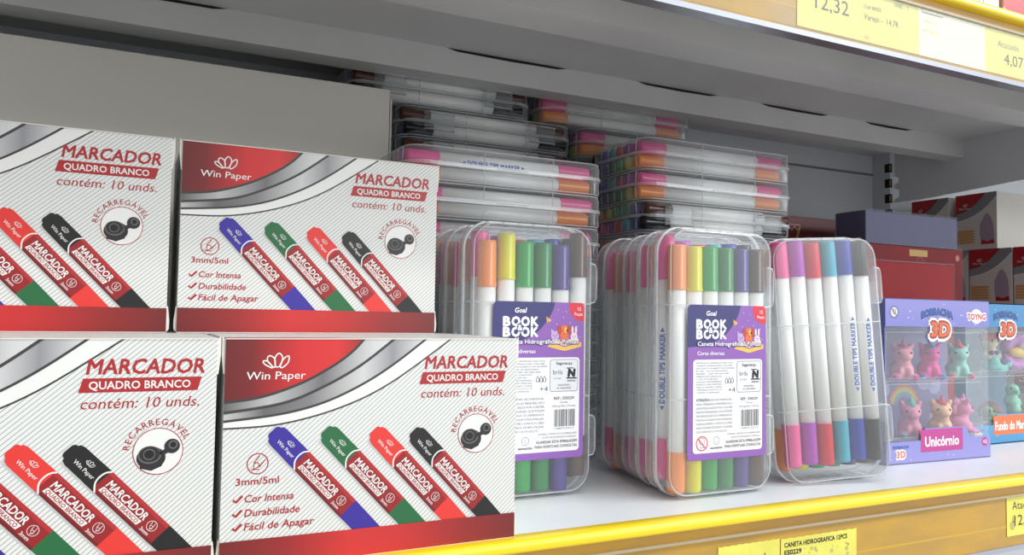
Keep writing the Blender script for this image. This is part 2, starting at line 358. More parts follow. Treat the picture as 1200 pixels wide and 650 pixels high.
def carton_mesh():
    b=MB(); b.box(0,BW,.0,BD,0,BH,HATCH)
    Wm,Hm=BW*1000,BH*1000
    p=Print(b, lambda u,v,n:(u/1000,-n/1000,v/1000), (0,0,Wm,Hm))
    q=lambda P:spline(P,6)
    l1=q([(-.5,77.1),(16.6,79.3),(34.7,85.3),(49.6,93.2),(59.2,100.2),(66,107.5)]); l2=q([(-.5,72.3),(25.8,75.9),(44.2,82.7),(63.3,93.2),(82,107.5)])
    l3=q([(-.5,68.4),(25.9,71.0),(46,75.8),(64.6,84.0),(81,94),(99,107.5)]); l4=q([(-.5,65.1),(26.1,66.3),(54.1,73),(79.6,84.6),(113,107.5)])
    top=[(-.5,107.5)]
    p.poly(top+l4,WHITE,0); p.ribbon(l4,.8,DARK,1); p.poly(top+l3,GREY2,1); p.ribbon(l3,1.1,DARK,2); p.poly(top+l2,GREY1,2); p.ribbon(l2,1.3,DARK,3); p.poly(top+l1,REDFADE,3); p.ribbon(l1,1.3,DARK,4)
    p.text('Win Paper',9.6,87.4,3.6,WHITE,5,w=27.2,bold=.004,shear=.05); lotus(p,22.5,92.8,1.9,WHITE,5)
    p.text('MARCADOR',97.2,91.2,6.3,RED,2,w=47.5,bold=.022,shear=.16)
    p.poly([(96.2,89.4),(143.6,89.4),(141.9,83.3),(94.5,83.3)],RED,2); p.text('QUADRO BRANCO',98.4,84.7,3.3,WHITE,3,w=40.5,bold=.018)
    p.text('contém: 10 unds.',95.6,76.3,4.5,RED,2,w=47.2,shear=.18)
    # refill cap picture
    c=(126.6,56.8); p.disc(c,10.1,WHITE,2,n=32); p.ring(c,10.1,.35,RED,3); p.arctext('RECARREGÁVEL',c,11.6,math.radians(176),math.radians(22),2.7,RED,2,bold=.006)
    K=mat('printed_ink_bottle',(40,37,38),.4); G=mat('printed_bottle_rim',(104,100,102),.4)
    p.disc((123.8,54.0),5.9,K,3,ry=4.9); p.poly([(118.4,54.5),(129.2,54.5),(128.2,50.2),(124,48.4),(119.6,49.6)],K,3.4); p.disc((123.2,55.4),4.7,G,4,ry=3.9); p.disc((123.2,55.6),4.2,K,5,ry=3.4); p.disc((123.0,55.6),2.1,BLACK,6,ry=1.7); p.ring((123.0,55.6),2.2,.45,G,6)
    p.ribbon([(127.6,55.4),(130.5,57.2)],2.2,K,4); p.disc((132.2,58.8),3.2,K,5); p.disc((132.6,59.4),1.9,G,6); p.disc((132.6,59.4),1.3,BLACK,7)
    nib_icon(p,15.8,48.4,4.7,RED,2); p.text('3mm/5ml',6.3,38.9,3.2,RED,2,w=19.4,bold=.012)
    for v,t,w in ((30.9,'Cor Intensa',22.2),(24.4,'Durabilidade',25.2),(18.1,'Fácil de Apagar',32.2)):
        p.ribbon([(5.4,v+1.5),(6.7,v+.4),(9.4,v+3.2)],1.15,RED,2); p.text(t,10.5,v,3.3,RED,2,w=w,bold=.012,shear=.16)
    for ink,x,y,L in (('blue',22.9,62.6,1),('green',47.6,61.7,1),('red',71.7,60.3,1),('black',92.5,59.0,1)): printed_marker(p,x,y,ink,L)
    p.poly([(0,0),(150,0),(150,13.3),(0,13.8)],BANDFADE,9); p.poly([(0,0),(150,0),(150,.5),(0,.5)],CARD,10); p.poly([(0,Hm-.5),(Wm,Hm-.5),(Wm,Hm),(0,Hm)],CARD,10)
    # lid panel with its red front stripe
    t=Print(b, lambda u,v,n:(u/1000,v/1000,BH+n/1000), (0,0,Wm,BD*1000)); t.poly([(0,0),(70,0),(50,9),(0,13)],RED,0); t.ribbon([(0,24),(150,24)],.3,DARK,0)
    return b
def flap_mesh(x,sx,z0,z1):
    b=MB(); P=[(0,z0),(.0007,z0),(.0026,z0+.0015),(.0028,z0+(z1-z0)*.45),(.0012,z1),(0,z1)]
    b.prism(P, lambda a,c:(x+sx*a,.0006,c), lambda a,c:(x+sx*a,.0010,c), CARD); b.prism(P, lambda a,c:(x+sx*a*.8,.0030,c), lambda a,c:(x+sx*a*.8,.0034,c), CARD); return b
carton0=carton_mesh().build('marker_carton')
for x,sx in ((0,-1),(BW,1)):
    flap_mesh(x,sx*.55,BH-.0005,BH-.0165).build('tuck_flap',carton0); flap_mesh(x,sx*.55,.0005,.0145).build('tuck_flap',carton0)
GC='whiteboard marker cartons in the front stack'
PLACES=[((0,0,0),'marker carton at lower right of the front stack, standing on the yellow shelf edge'),
 ((-.1534,0,0),'marker carton at lower left of the front stack, cut by the photo edge'),
 ((-.01666,.0836,BH+.0001),'marker carton at upper right of the front stack, beside the standing pen cases'),
 ((-.1719,.0836,BH+.0001),'marker carton at upper left of the front stack, cut by the photo edge'),
 ((-.002,.0836,0),None),((-.1555,.0836,0),None)]
for i,(loc,lab) in enumerate(PLACES):
    o=carton0 if i==0 else copy_tree(carton0); o.location=loc
    tag(o, lab or 'marker carton in the second row of the bottom layer, behind the front cartons','marker box',GC)

# ------------------------------------------------------------------ felt pens
PCOL={'orange':(250,150,70),'yellow':(232,228,10),'green':(34,168,76),'dark green':(30,140,70),'violet':(76,52,150),'brown':(86,54,44),
      'pink':(246,96,166),'purple':(184,70,192),'red':(226,34,62),'light blue':(64,180,206),'blue':(28,58,176),'black':(30,33,38)}
PENB=mat('white_pen_barrel',(246,246,244),.3,.5); NIB={k:mat(k.replace(' ','_')+'_pen_ink',v,.35) for k,v in PCOL.items()}
CAPM={k:cap_mat(k.replace(' ','_')+'_cap_plastic',v) for k,v in PCOL.items()}; PENTXT=mat('blue_pen_lettering',(46,96,190),.4)
PR=.0059
def barrel_mesh(text, flip=False):
    b=MB(); b.lathe([(0,.0285),(PR,.0285),(PR,.1385),(0,.1385)],PENB,28)
    b.lathe([(.0034,.012),(.0048,.016),(.0048,.0285)],PENB,12)
    if text:
        p=Print(b, lambda u,v,n:((PR+.00005+n/1000)*math.sin(v/PR/1000), -(PR+.00005+n/1000)*math.cos(v/PR/1000), .0485+u/1000))
        # lettering runs along the barrel
        p.fn=lambda u,v,n:((PR+.00005+n/1000)*math.sin(-v/PR/1000), -(PR+.00005+n/1000)*math.cos(v/PR/1000), .0485+u/1000)
        if flip: p.fn=lambda u,v,n:((PR+.00005+n/1000)*math.sin(-v/PR/1000), (PR+.00005+n/1000)*math.cos(v/PR/1000), .1185-u/1000)
        p.text('DOUBLE TIPS MARKER',5.5,-1.75,3.7,PENTXT,0,w=47,bold=.035,band=.5); 
        for i in range(8):
            p.clip=(0,-1.6+i*.4,99,-1.2+i*.4); p.poly([(1,0),(3.8,-1.6),(3.8,1.6)],PENTXT,0); p.poly([(56.7,0),(53.6,1.6),(53.6,-1.6)],PENTXT,0)
    return b.mesh('barrel')
BAR=[barrel_mesh(False),barrel_mesh(True),barrel_mesh(True,True)]
CAPS={}
def cap_meshes(col):
    if col not in CAPS:
        a=MB(); a.lathe([(.0064,.1378),(.0064,.139),(.0062,.140),(.0060,.166),(.0056,.168),(0,.1681)],CAPM[col],18)
        c=MB(); c.lathe([(0,.0039),(.0056,.004),(.0060,.006),(.0062,.029),(.0064,.0295),(.0064,.0306)],CAPM[col],18)
        n=MB(); n.lathe([(.0052,.1386),(.0052,.151),(.003,.1525),(.0026,.158),(.0012,.1605),(0,.1607)],NIB[col],14)
        k=MB(); k.lathe([(0,.0118),(.0012,.012),(.0022,.016),(.0048,.018),(.0052,.0284)],NIB[col],14)
        CAPS[col]=(a.mesh('cap'),c.mesh('cap'),n.mesh('nib'),k.mesh('nib'))
    return CAPS[col]
PENS={}
def link(name,me,parent):
    o=bpy.data.objects.new(name,me); COL.objects.link(o); o.parent=parent; return o
def pen(col, mtx, label, text=False, nibs=True):
    key=(col,text,nibs)
    if key not in PENS:
        r=empty('felt_pen'); link('barrel',BAR[int(text)],r); a,c,n,k=cap_meshes(col)
        t=link('cap',a,r); u=link('cap',c,r)
        if nibs: link('nib',n,t); link('nib',k,u)
        PENS[key]=r
    else: r=copy_tree(PENS[key])
    r.matrix_world=mtx; tag(r,label,'felt pen','double ended felt pens in the clear cases'); return r

# ------------------------------------------------------------------ clear pen cases
CW,CL,CT=.0925,.181,.0272
CLEAR=clear_mat('clear_case_plastic',base=.06,edge=.46,rough=.22,gl=.045); CLEARRIM=clear_mat('frosted_case_rim',(244,246,248),base=.32,edge=.75,rough=.25,gl=.08)
def rr(w,h,r,n=6,inset=0):
    x0,x1,z0,z1=-w/2+inset,w/2-inset,inset,h-inset; r=max(r-inset,.001); P=[]
    for cx,cz,a in ((x1-r,z1-r,0),(x0+r,z1-r,PI/2),(x0+r,z0+r,PI),(x1-r,z0+r,1.5*PI)):
        for i in range(n+1): P.append((cx+r*math.cos(a+PI/2*i/n), cz+r*math.sin(a+PI/2*i/n)))
    return P
def half_case(y0, y1):
    """one half: face at y0, open edge at y1"""
    d=1 if y1>y0 else -1; b=MB()
    loops=[(rr(CW,CL,.016,6,.0042),y0),(rr(CW,CL,.017,6,.0030),y0+d*.0003),(rr(CW,CL,.018,6,.0022),y0+d*.0016),(rr(CW,CL,.0185,6,.0013),y1-d*.0004)]
    n=len(loops[0][0]); v=[];f=[]
    for P,y in loops: v+=[(x,y,z) for x,z in P]
    for i in range(len(loops)-1):
        for j in range(n): f.append((i*n+j,i*n+(j+1)%n,(i+1)*n+(j+1)%n,(i+1)*n+j))
    b.add(v,f,CLEAR,True); b.add(v[:n],[tuple(range(n))],CLEAR)
    # flange where the halves meet and the bright moulded rim round the face
    P=rr(CW,CL,.0185,6,.0014); Q=rr(CW,CL,.019,6,0); y=y1-d*.0012
    b.add([(x,y,z) for x,z in P]+[(x,y,z) for x,z in Q]+[(x,y1,z) for x,z in Q]+[(x,y1,z) for x,z in P],[(k*n+j,k*n+(j+1)%n,((k+1)%4)*n+(j+1)%n,((k+1)%4)*n+j) for k in range(3) for j in range(n)],CLEARRIM)
    b.tube([(x,y0+d*.0008,z) for x,z in rr(CW,CL,.0175,6,.0028)],.0005,CLEARRIM,6,True)
    # raised inner outline, cross dividers and little comb teeth along both ends
    for z in (.0655,.1275):
        b.tube([(-CW/2+.0018,y1-d*.001,z),(-CW/2+.0018,y0+d*.002,z),(-CW/2+.003,y0+d*.0006,z),(CW/2-.003,y0+d*.0006,z),(CW/2-.0018,y0+d*.002,z),(CW/2-.0018,y1-d*.001,z)],.00045,CLEARRIM,5)
    for i in range(7):
        x=-.033+i*.011
        for z in (CL-.0018,.0018): b.tube([(x,y0+d*.002,z),(x+.001,y1-d*.002,z)],.00035,CLEARRIM,4)
    return b
def latch_mesh(sx, z0, z1):
    b=MB(); x0=CW/2*sx; P=[(0,z0),(.0044,z0+.001),(.0056,z0+.004),(.0056,z1-.004),(.0044,z1-.001),(0,z1)]
    b.prism(P, lambda a,c:(x0+sx*(a-.0006),CT/2-.0075,c), lambda a,c:(x0+sx*(a-.0006),CT/2+.0075,c), CLEAR)
    b.tube([(x0+sx*(a-.0004),CT/2-.0076,c) for a,c in P],.0006,CLEARRIM,5); b.tube([(x0+sx*(a-.0004),CT/2+.0076,c) for a,c in P],.0006,CLEARRIM,5); return b
def hinge_mesh(sx,z0,z1):
    b=MB(); x0=CW/2*sx; P=[(0,z0),(.0016,z0+.0025),(.0016,z1-.0025),(0,z1)]
    b.prism(P, lambda a,c:(x0+sx*(a-.0004),CT/2-.0022,c), lambda a,c:(x0+sx*(a-.0004),CT/2+.0004,c), CLEAR); return b
C0=empty('pen_case'); half_case(0,CT/2-.0001).build('lid',C0); half_case(CT,CT/2+.0001).build('base',C0)
for z in (.024,.128): latch_mesh(1,z,z+.028).build('latch',C0)
for z in (.022,.100): hinge_mesh(-1,z,z+.056).build('hinge',C0)
tag(C0,'unused','pen case')
case_used=[False]
def case(mtx,label,group):
    o=C0 if not case_used[0] else copy_tree(C0); case_used[0]=True
    o.matrix_world=mtx; tag(o,label,'pen case',group); return o
FRONT=['orange','yellow','green','dark green','violet','brown']; BACK=['pink','purple','red','light blue','blue','black']
ORD=['first','second','third','fourth','fifth','sixth']
YL=(.0076,.0196)
def fill(cm, cols_f, cols_b, where, dx=0, dz_f=None, dz_b=None, columns=range(6), txt_f=(), txt_b=(), nibs=True, layers=(0,1), trot=0, tv=1, names=('front','back')):
    rnd=random.Random(hash(where)%1000 if False else len(where)*7)
    for L,(cols,dz,txt) in enumerate(((cols_f,dz_f,txt_f),(cols_b,dz_b,txt_b))):
        if L not in layers: continue
        for i in columns:
            z=(dz[i] if dz else rnd.uniform(-.0005,.003)); x=-.0302+.0137*i+dx
            m=cm@Matrix.Translation((x,YL[L],z))@Matrix.Rotation(trot if i in txt else rnd.uniform(0,6),4,'Z')
            pen(cols[i],m,f'{cols[i]} felt pen, {ORD[i]} in {names[L]} row of {where}',tv if i in txt else 0,nibs)
T_=Matrix.Translation
# --- paper label of the labelled cases
NAVY=mat('label_navy',(52,50,112),.4); PURP=mat('label_purple',(140,92,176),.4); LWH=mat('label_white',(238,238,242),.4); LRED=mat('label_red',(214,46,62),.4); GOLD=mat('label_gold',(238,188,84),.4)
def label_mesh():
    b=MB(); p=Print(b, lambda u,v,n:(u/1000,-n/1000,v/1000), (0,0,68.2,103), .045)
    LW,LH=68.2,103.
    P=[]; 
    for cx,cy,a in ((LW-3,LH-3,0),(3,LH-3,PI/2),(3,3,PI),(LW-3,3,1.5*PI)):
        for i in range(6): P.append((cx+3*math.cos(a+PI/10*i), cy+3*math.sin(a+PI/10*i)))
    b.prism(P, lambda x,z:(x/1000,-.00001,z/1000), lambda x,z:(x/1000,.0002,z/1000), PURP)
    p.poly([(3,103),(1.3,102.4),(.3,101),(0,99),(0,74.5)]+spline([(0,74.5),(9,75.4),(22,78.2),(32,83),(39,90),(43.5,97),(45.5,103)],5),NAVY,0)
    p.poly(spline([(68.2,90.5),(62.5,91.4),(58.2,94.6),(56.6,99),(56.4,103)],4)+[(65,103),(67.2,102.2),(68.2,100)],LRED,0); p.text('12',64.2,97.8,2.2,LWH,1,align='c',bold=.01); p.text('Peças',63.6,94.4,2.0,LWH,1,align='c',bold=.01)
    p.text('Goal',15.5,95.8,3.1,LWH,2,w=8.8,bold=.022,shear=.2)
    for y in (87.2,80.4):
        for ch,x,w in (('B',6.9,5.6),('O',13.1,6.5),('O',20.0,6.5),('K',27.2,5.8)): p.text(ch,x,y,5.7,LWH,2,w=w,bold=.045)
    p.text('&',19.3,83.9,4.4,NAVY,3,align='c',bold=.08); p.text('&',19.3,84.2,3.7,LWH,4,align='c',bold=.03)
    p.poly([(38.6,93.6),(42.8,90.8),(39.4,89.4)],GOLD,2); p.poly([(38.6,93.6),(39.6,91.2),(40.2,88.2),(40.6,91)],mat('label_plane_fold',(200,146,50),.4),3)
    for x,y in ((48,98),(52,93),(57,89.5),(47,88.5),(63,87),(65,80),(44,84),(54,97)): p.disc((x,y),.3,LWH,1,n=8)
    # small animals reading over an open book
    LIL=mat('label_lilac',(196,166,218),.4); OR=mat('label_orange',(226,110,66),.4); DOR=mat('label_dark_orange',(184,66,52),.4); PK=mat('label_pale_pink',(240,214,224),.4)
    p.poly([(42,76.5),(52,73.5),(54,73.5),(66,76.5),(66,73.6),(54,70.8),(52,70.8),(40,73.6)],GOLD,1); p.poly([(43,76.2),(52.6,74.2),(52.8,78),(44,79)],mat('label_page',(244,226,196),.4),2); p.poly([(53,74.2),(64.6,76.2),(63.5,79),(53.2,78)],mat('label_page',(0,0,0)),2)
    p.disc((45.5,80.8),3.1,LIL,3); p.poly([(42.7,82),(42.4,85.6),(45,83.6)],LIL,3); p.poly([(48.3,82),(48.6,85.6),(46,83.6)],LIL,3)
    p.disc((52.6,83.6),4.0,OR,4,ry=4.3); p.disc((48.9,84.4),1.7,DOR,5,ry=3.0); p.disc((56.2,84.4),1.7,DOR,5,ry=3.0); p.disc((53.9,84.6),1.5,GOLD,5,ry=1.9); p.poly(p.circle((52.6,79),3.2,12),OR,3)
    p.disc((60.2,80.2),2.7,PK,4); p.disc((58.9,84.6),.85,PK,4,ry=2.8); p.disc((61.6,84.6),.85,PK,4,ry=2.8)
    for x,y in ((44.4,81),(46.7,81),(51.4,84),(53.9,84),(59.3,80.5),(61.2,80.5)): p.disc((x,y),.38,BLACK,6,n=8)
    for x,y in ((45.5,79.7),(52.6,82),(60.2,79.3)): p.disc((x,y),.5,DARK,6,ry=.3,n=8)
    p.text('Caneta Hidrográfica 2 Pontas',7.4,75.3,3.0,mat('label_title_edge',(70,44,120),.4),7,w=56.6,bold=.07); p.text('Caneta Hidrográfica 2 Pontas',8,75.6,2.7,LWH,8,w=55.4,bold=.016)
    p.text('Cores diversas',8,69.4,2.5,LWH,2,w=23,bold=.012)
    p.rrect(4.6,4.6,64.8,66.4,2.4,LWH,1)
    R_=p.rrect(42.2,44,63.4,65,1.6,mat('label_grey_panel',(226,228,234),.4),2); p.ribbon(R_,.3,DARK,3,True)
    p.text('Segurança',52.8,61.6,1.9,BLACK,3,w=12.4,align='c',bold=.018)
    p.text('brils',44.4,55.2,3.0,DARK,3,w=7.2); p.text('OCP 0086',44.6,52.0,.9,DARK,3,w=6)
    p.text('N',58.6,53.8,4.6,BLACK,3,w=6.4,align='c',bold=.07,shear=.1); p.poly([(54.6,59.6),(60,59.6),(60,59.0),(54.6,59.0)],BLACK,4); p.poly([(54.6,53.1),(62.6,53.1),(62.6,52.2),(54.6,52.2)],BLACK,4); p.text('INMETRO',58.6,50.2,1.1,BLACK,3,w=6.6,align='c',bold=.02)
    p.text('REGISTRO',52.8,47.6,1.0,BLACK,3,w=9,align='c',bold=.012); p.text('011463/2024',52.8,45.6,1.0,BLACK,3,w=11,align='c',bold=.012)
    y=63.6
    for t,w in (('IMPORTADO E CERTIFICADO POR: ATTIC',31.5),('COMERCIO INTERNACIONAL LTDA CNPJ:',31),('RUA JOÃO GUALBERTO DE OLIVEIRA',33),('Nº 260 - VOLTA REDONDA -',28),('BRASIL - CEP: 89.460-000',28),('FABRICAÇÃO: JUNHO/2022',22),('LOTE: ATT209-001',18),('VALIDADE: INDETERMINADA',22),('PRODUTO NÃO PERECÍVEL',22),('PAÍS DE ORIGEM: CHINA',22),('COMPOSIÇÃO: PLÁSTICO, PP',22),('CONTÉM: 12 UNIDADES',20)):
        p.text(t,7,y,.95,BLACK,2,w=w,bold=.006); y-=1.78
    p.text('+4',34.6,44.2,3.3,DARK,2,w=6)
    for k in range(3): p.ribbon([(32.4+k*2.5,50.2),(31.8+k*2.5,52),(33+k*2.5,54.4),(34.2+k*2.5,52),(33.4+k*2.5,50.2)],.55,BLACK,2)
    p.text('REF.: ES0229',53,38.6,1.75,BLACK,2,w=15.4,align='c',bold=.018); p.text('Caneta',53,36.2,1.3,BLACK,2,w=6,align='c'); p.text('Hidrográfica 2 Pontas',53,33.7,1.3,BLACK,2,w=18,align='c')
    x=45.6; rn=random.Random(3)
    while x<61.2:
        w=rn.choice((.25,.25,.5,.75)); p.poly([(x,20.8),(x+w,20.8),(x+w,32),(x,32)],BLACK,2); x+=w+rn.choice((.25,.3,.5))
    p.text('7 898719 670112',53.2,18.9,1.2,BLACK,2,w=15.4,align='c')
    p.text('ATENÇÃO!',7,38.8,1.7,BLACK,2,w=11,bold=.03); p.text('NÃO RECOMENDÁVEL',18.6,38.8,1.35,BLACK,2,w=19.2)
    y=36.1
    for t in ('PARA CRIANÇAS MENORES DE 4','(QUATRO) ANOS POR CONTER','PARTES PEQUENAS QUE PODEM','SER ENGOLIDAS OU ASPIRADAS E','PONTAS AGUDAS FUNCIONAL(IS).','CRIANÇA ENTRE 5 (CINCO) E 6 (SEIS)','ANOS SOMENTE DEVEM UTILIZAR'):
        p.text(t,7,y,1.4,BLACK,2,w=31,bold=.004); y-=2.6
    p.text('SOB SUPERVISÃO DE UM ADULTO.',7,y,1.4,BLACK,2,w=27)
    p.ring((12,11),4.6,.75,LRED,3); p.ribbon([(8.9,14.2),(15.1,7.8)],.75,LRED,3); p.ring((12,12.4),2.2,.3,DARK,2); p.text('0-4',12,7.6,1.6,DARK,2,align='c')
    p.ring((24.4,12.4),2.6,.3,BLACK,2); p.disc((23.6,12.9),.3,BLACK,2,n=8); p.disc((25.2,12.9),.3,BLACK,2,n=8); p.ribbon([(23.3,11.7),(24.4,11.1),(25.5,11.7)],.25,BLACK,2); p.text('eureciclo',24.4,7.0,1.6,BLACK,2,w=10.4,align='c',bold=.03)
    p.text('RETIRAR O PRODUTO DA EMBALAGEM',63,15.6,1.15,BLACK,2,w=29,align='r'); p.text('ANTES DE ENTREGAR À CRIANÇA.',63,13.4,1.15,BLACK,2,w=26,align='r')
    p.text('GUARDAR ESTA EMBALAGEM',63.4,10.2,1.75,BLACK,2,w=31,align='r',bold=.022); p.text('PARA EVENTUAIS CONSULTAS',63.4,7.2,1.75,BLACK,2,w=32,align='r',bold=.022)
    return b.mesh('paper_label')
LABEL=label_mesh()
def put_label(c): 
    o=link('paper_label',LABEL,c); o.location=(-CW/2+.0163,-.0003,.0252); return o
GS='pen cases standing upright on the shelf'
# left row (front case partly behind the carton)
WH1='the labelled case beside the marker cartons'
for k in (2,1,0):
    cm=T_((.1990+(0,-.001,-.0005)[k],.0725+.0282*k,.0002))
    c=case(cm,('clear case with purple label, standing right beside the marker cartons','second clear case in the row beside the marker cartons, behind the labelled one','rearmost clear case standing in the row beside the marker cartons')[k],GS)
    if k==0:
        put_label(c); fill(cm,FRONT,BACK,WH1,-.001,[-.0005,.0048,0,0,-.001,.008],[.0065,.004,.002,.003,.004,.005])
    else: fill(cm,FRONT,BACK,('','the second case beside the cartons','the third case beside the cartons')[k],-.001,columns=(0,1),nibs=False)
# middle row
WH2='the labelled middle case'
XS=(.3213,.3272,.3345,.3352)
for k in (3,2,1,0):
    cm=T_((XS[k],.0304+.0282*k,.0002))
    c=case(cm,('clear case with purple label standing in front of the middle row','second clear case of the middle row, just behind the labelled one','third clear case of the middle row, counted from the front','rearmost clear case of the middle row, nearest the back stack')[k],GS)
    if k==0:
        put_label(c); fill(cm,FRONT,BACK,WH2,-.0028,[0,-.0005,0,0,0,0],[.0075,.004,.002,.003,.004,.004],txt_b=(0,),trot=-1.0,tv=1)
    else: fill(cm,FRONT,BACK,('','the second case of the middle row','the third case of the middle row','the rearmost case of the middle row')[k],-.0028,columns=(0,1,5) if k==1 else (0,1),nibs=(k==1))
# tilted case without label, turned upside down: its second layer faces forward
cm=T_((.4309,.0271,.0014))@Matrix.Rotation(-.2063,4,'Z')@Matrix.Rotation(-.0318,4,'X')@Matrix.Rotation(-.0582,4,'Y')@T_((0,CT,CL))@Matrix.Rotation(PI,4,'X')
case(cm,'clear case without a label, tilted, left of the unicorn eraser box',GS)
fill(cm,FRONT,BACK,'the unlabelled tilted case',-.004,[.004]*6,[-.0004,-.0012,.0004,-.0006,-.0012,0],txt_b=(4,5),tv=2,names=('rear','front'))
# --- lying stacks; local Z -> world X, local X -> world Y, local Y -> up
LIE=Matrix(((0,0,1,0),(1,0,0,0),(0,1,0,0),(0,0,0,1)))
LIEF=LIE@Matrix.Translation((0,CT,0))@Matrix.Rotation(PI,4,'Z')   # turned over: latch side and dark pens forward
PZ=.0277
GL='pen cases lying in the stacks at the back'
LOW='clear pen case low in the back stacks, behind the standing cases'
def lying(x,y,k,flip=False): return T_((x,y+CW/2,k*PZ+.0002))@(LIEF if flip else LIE)
def stack(x,y,n,tops):
    for k in range(n):
        d=tops.get(k)
        if not d: case(lying(x,y,k),LOW,GL); continue
        cm=lying(x+d.get('dx',0),y,k,d.get('flip',False)); case(cm,d['label'],GL)
        if d.get('pens'):
            cols=d['pens']; f=d.get('flip',False)
            fill(cm,FRONT,BACK,d['where'],.0006,columns=[5-i for i in cols] if f else cols,nibs=d.get('nibs',False),names=('upper','lower') if f else ('lower','upper'),txt_b=(0,) if d.get('txt') else (),trot=-PI/2+.35)
stack(.1430,.176,9,{8:dict(label='clear case lying on top of the left stack, pink pen over orange pen',where='the top case of the left stack',pens=[0,1,2],txt=True),
  7:dict(label='clear case lying second from top in the left stack, pink over orange',where='the second case down the left stack',pens=[0,1]),
  6:dict(label='clear case lying third from top in the left stack, above the standing case',where='the third case down the left stack',pens=[0]),
  5:dict(label='clear case lying fourth from top in the left stack, mostly hidden',where='the fourth case down the left stack',pens=[0])})
stack(.1665,.2705,12,{11:dict(label='topmost clear case under the shelf beam, behind the black-pen case',where='the topmost case under the beam',pens=[0,1],flip=True,dx=-.046),
  10:dict(label='clear case of dark pens lying behind the left stack, one below the topmost',where='the dark case behind the left stack',pens=[0,1],flip=True),
  9:dict(label='dark clear case lying just beneath the black-pen case at the back',where='the case beneath the black pens',pens=[0],flip=True)})
stack(.3495,.2625,12,{11:dict(label='topmost clear case of the rear middle stack, right under the shelf beam',where='the rear middle stack top case',pens=[0,1],dx=-.042),
  10:dict(label='clear case second from top of the rear middle stack, pink over orange',where='the rear middle stack second case',pens=[0,1,2])})
stack(.3525,.166,10,{9:dict(label='clear case on top of the middle stack, rainbow caps at its left end',where='the top case of the middle stack',pens=[0,1,2,3,4,5]),
  8:dict(label='clear case second from top of the middle stack, rainbow caps',where='the second case of the middle stack',pens=[0,1,2,3,4,5]),
  7:dict(label='clear case of dark pens, third from top of the middle stack',where='the third case of the middle stack',pens=[0,1,2,3,4,5],flip=True),
  6:dict(label='clear case fourth from top of the middle stack, behind the standing cases',where='the fourth case of the middle stack',pens=[0,5],flip=True)})

# ------------------------------------------------------------------ white board carton at the back left
b=MB(); GCARD=mat('grey_white_cardboard',(226,223,216),.42,.4)
b.box(-.42,.1527,.252,.36,0,.3083,GCARD); o=b.build('large_carton',bevel=.0006); tag(o,'large plain greyish white carton standing behind the marker cartons','carton')
b=MB(); b.box(.1534,.1548,.2525,.30,0,.3010,mat('carton_flap_card',(216,214,208),.5)); b.build('side_flap',o)

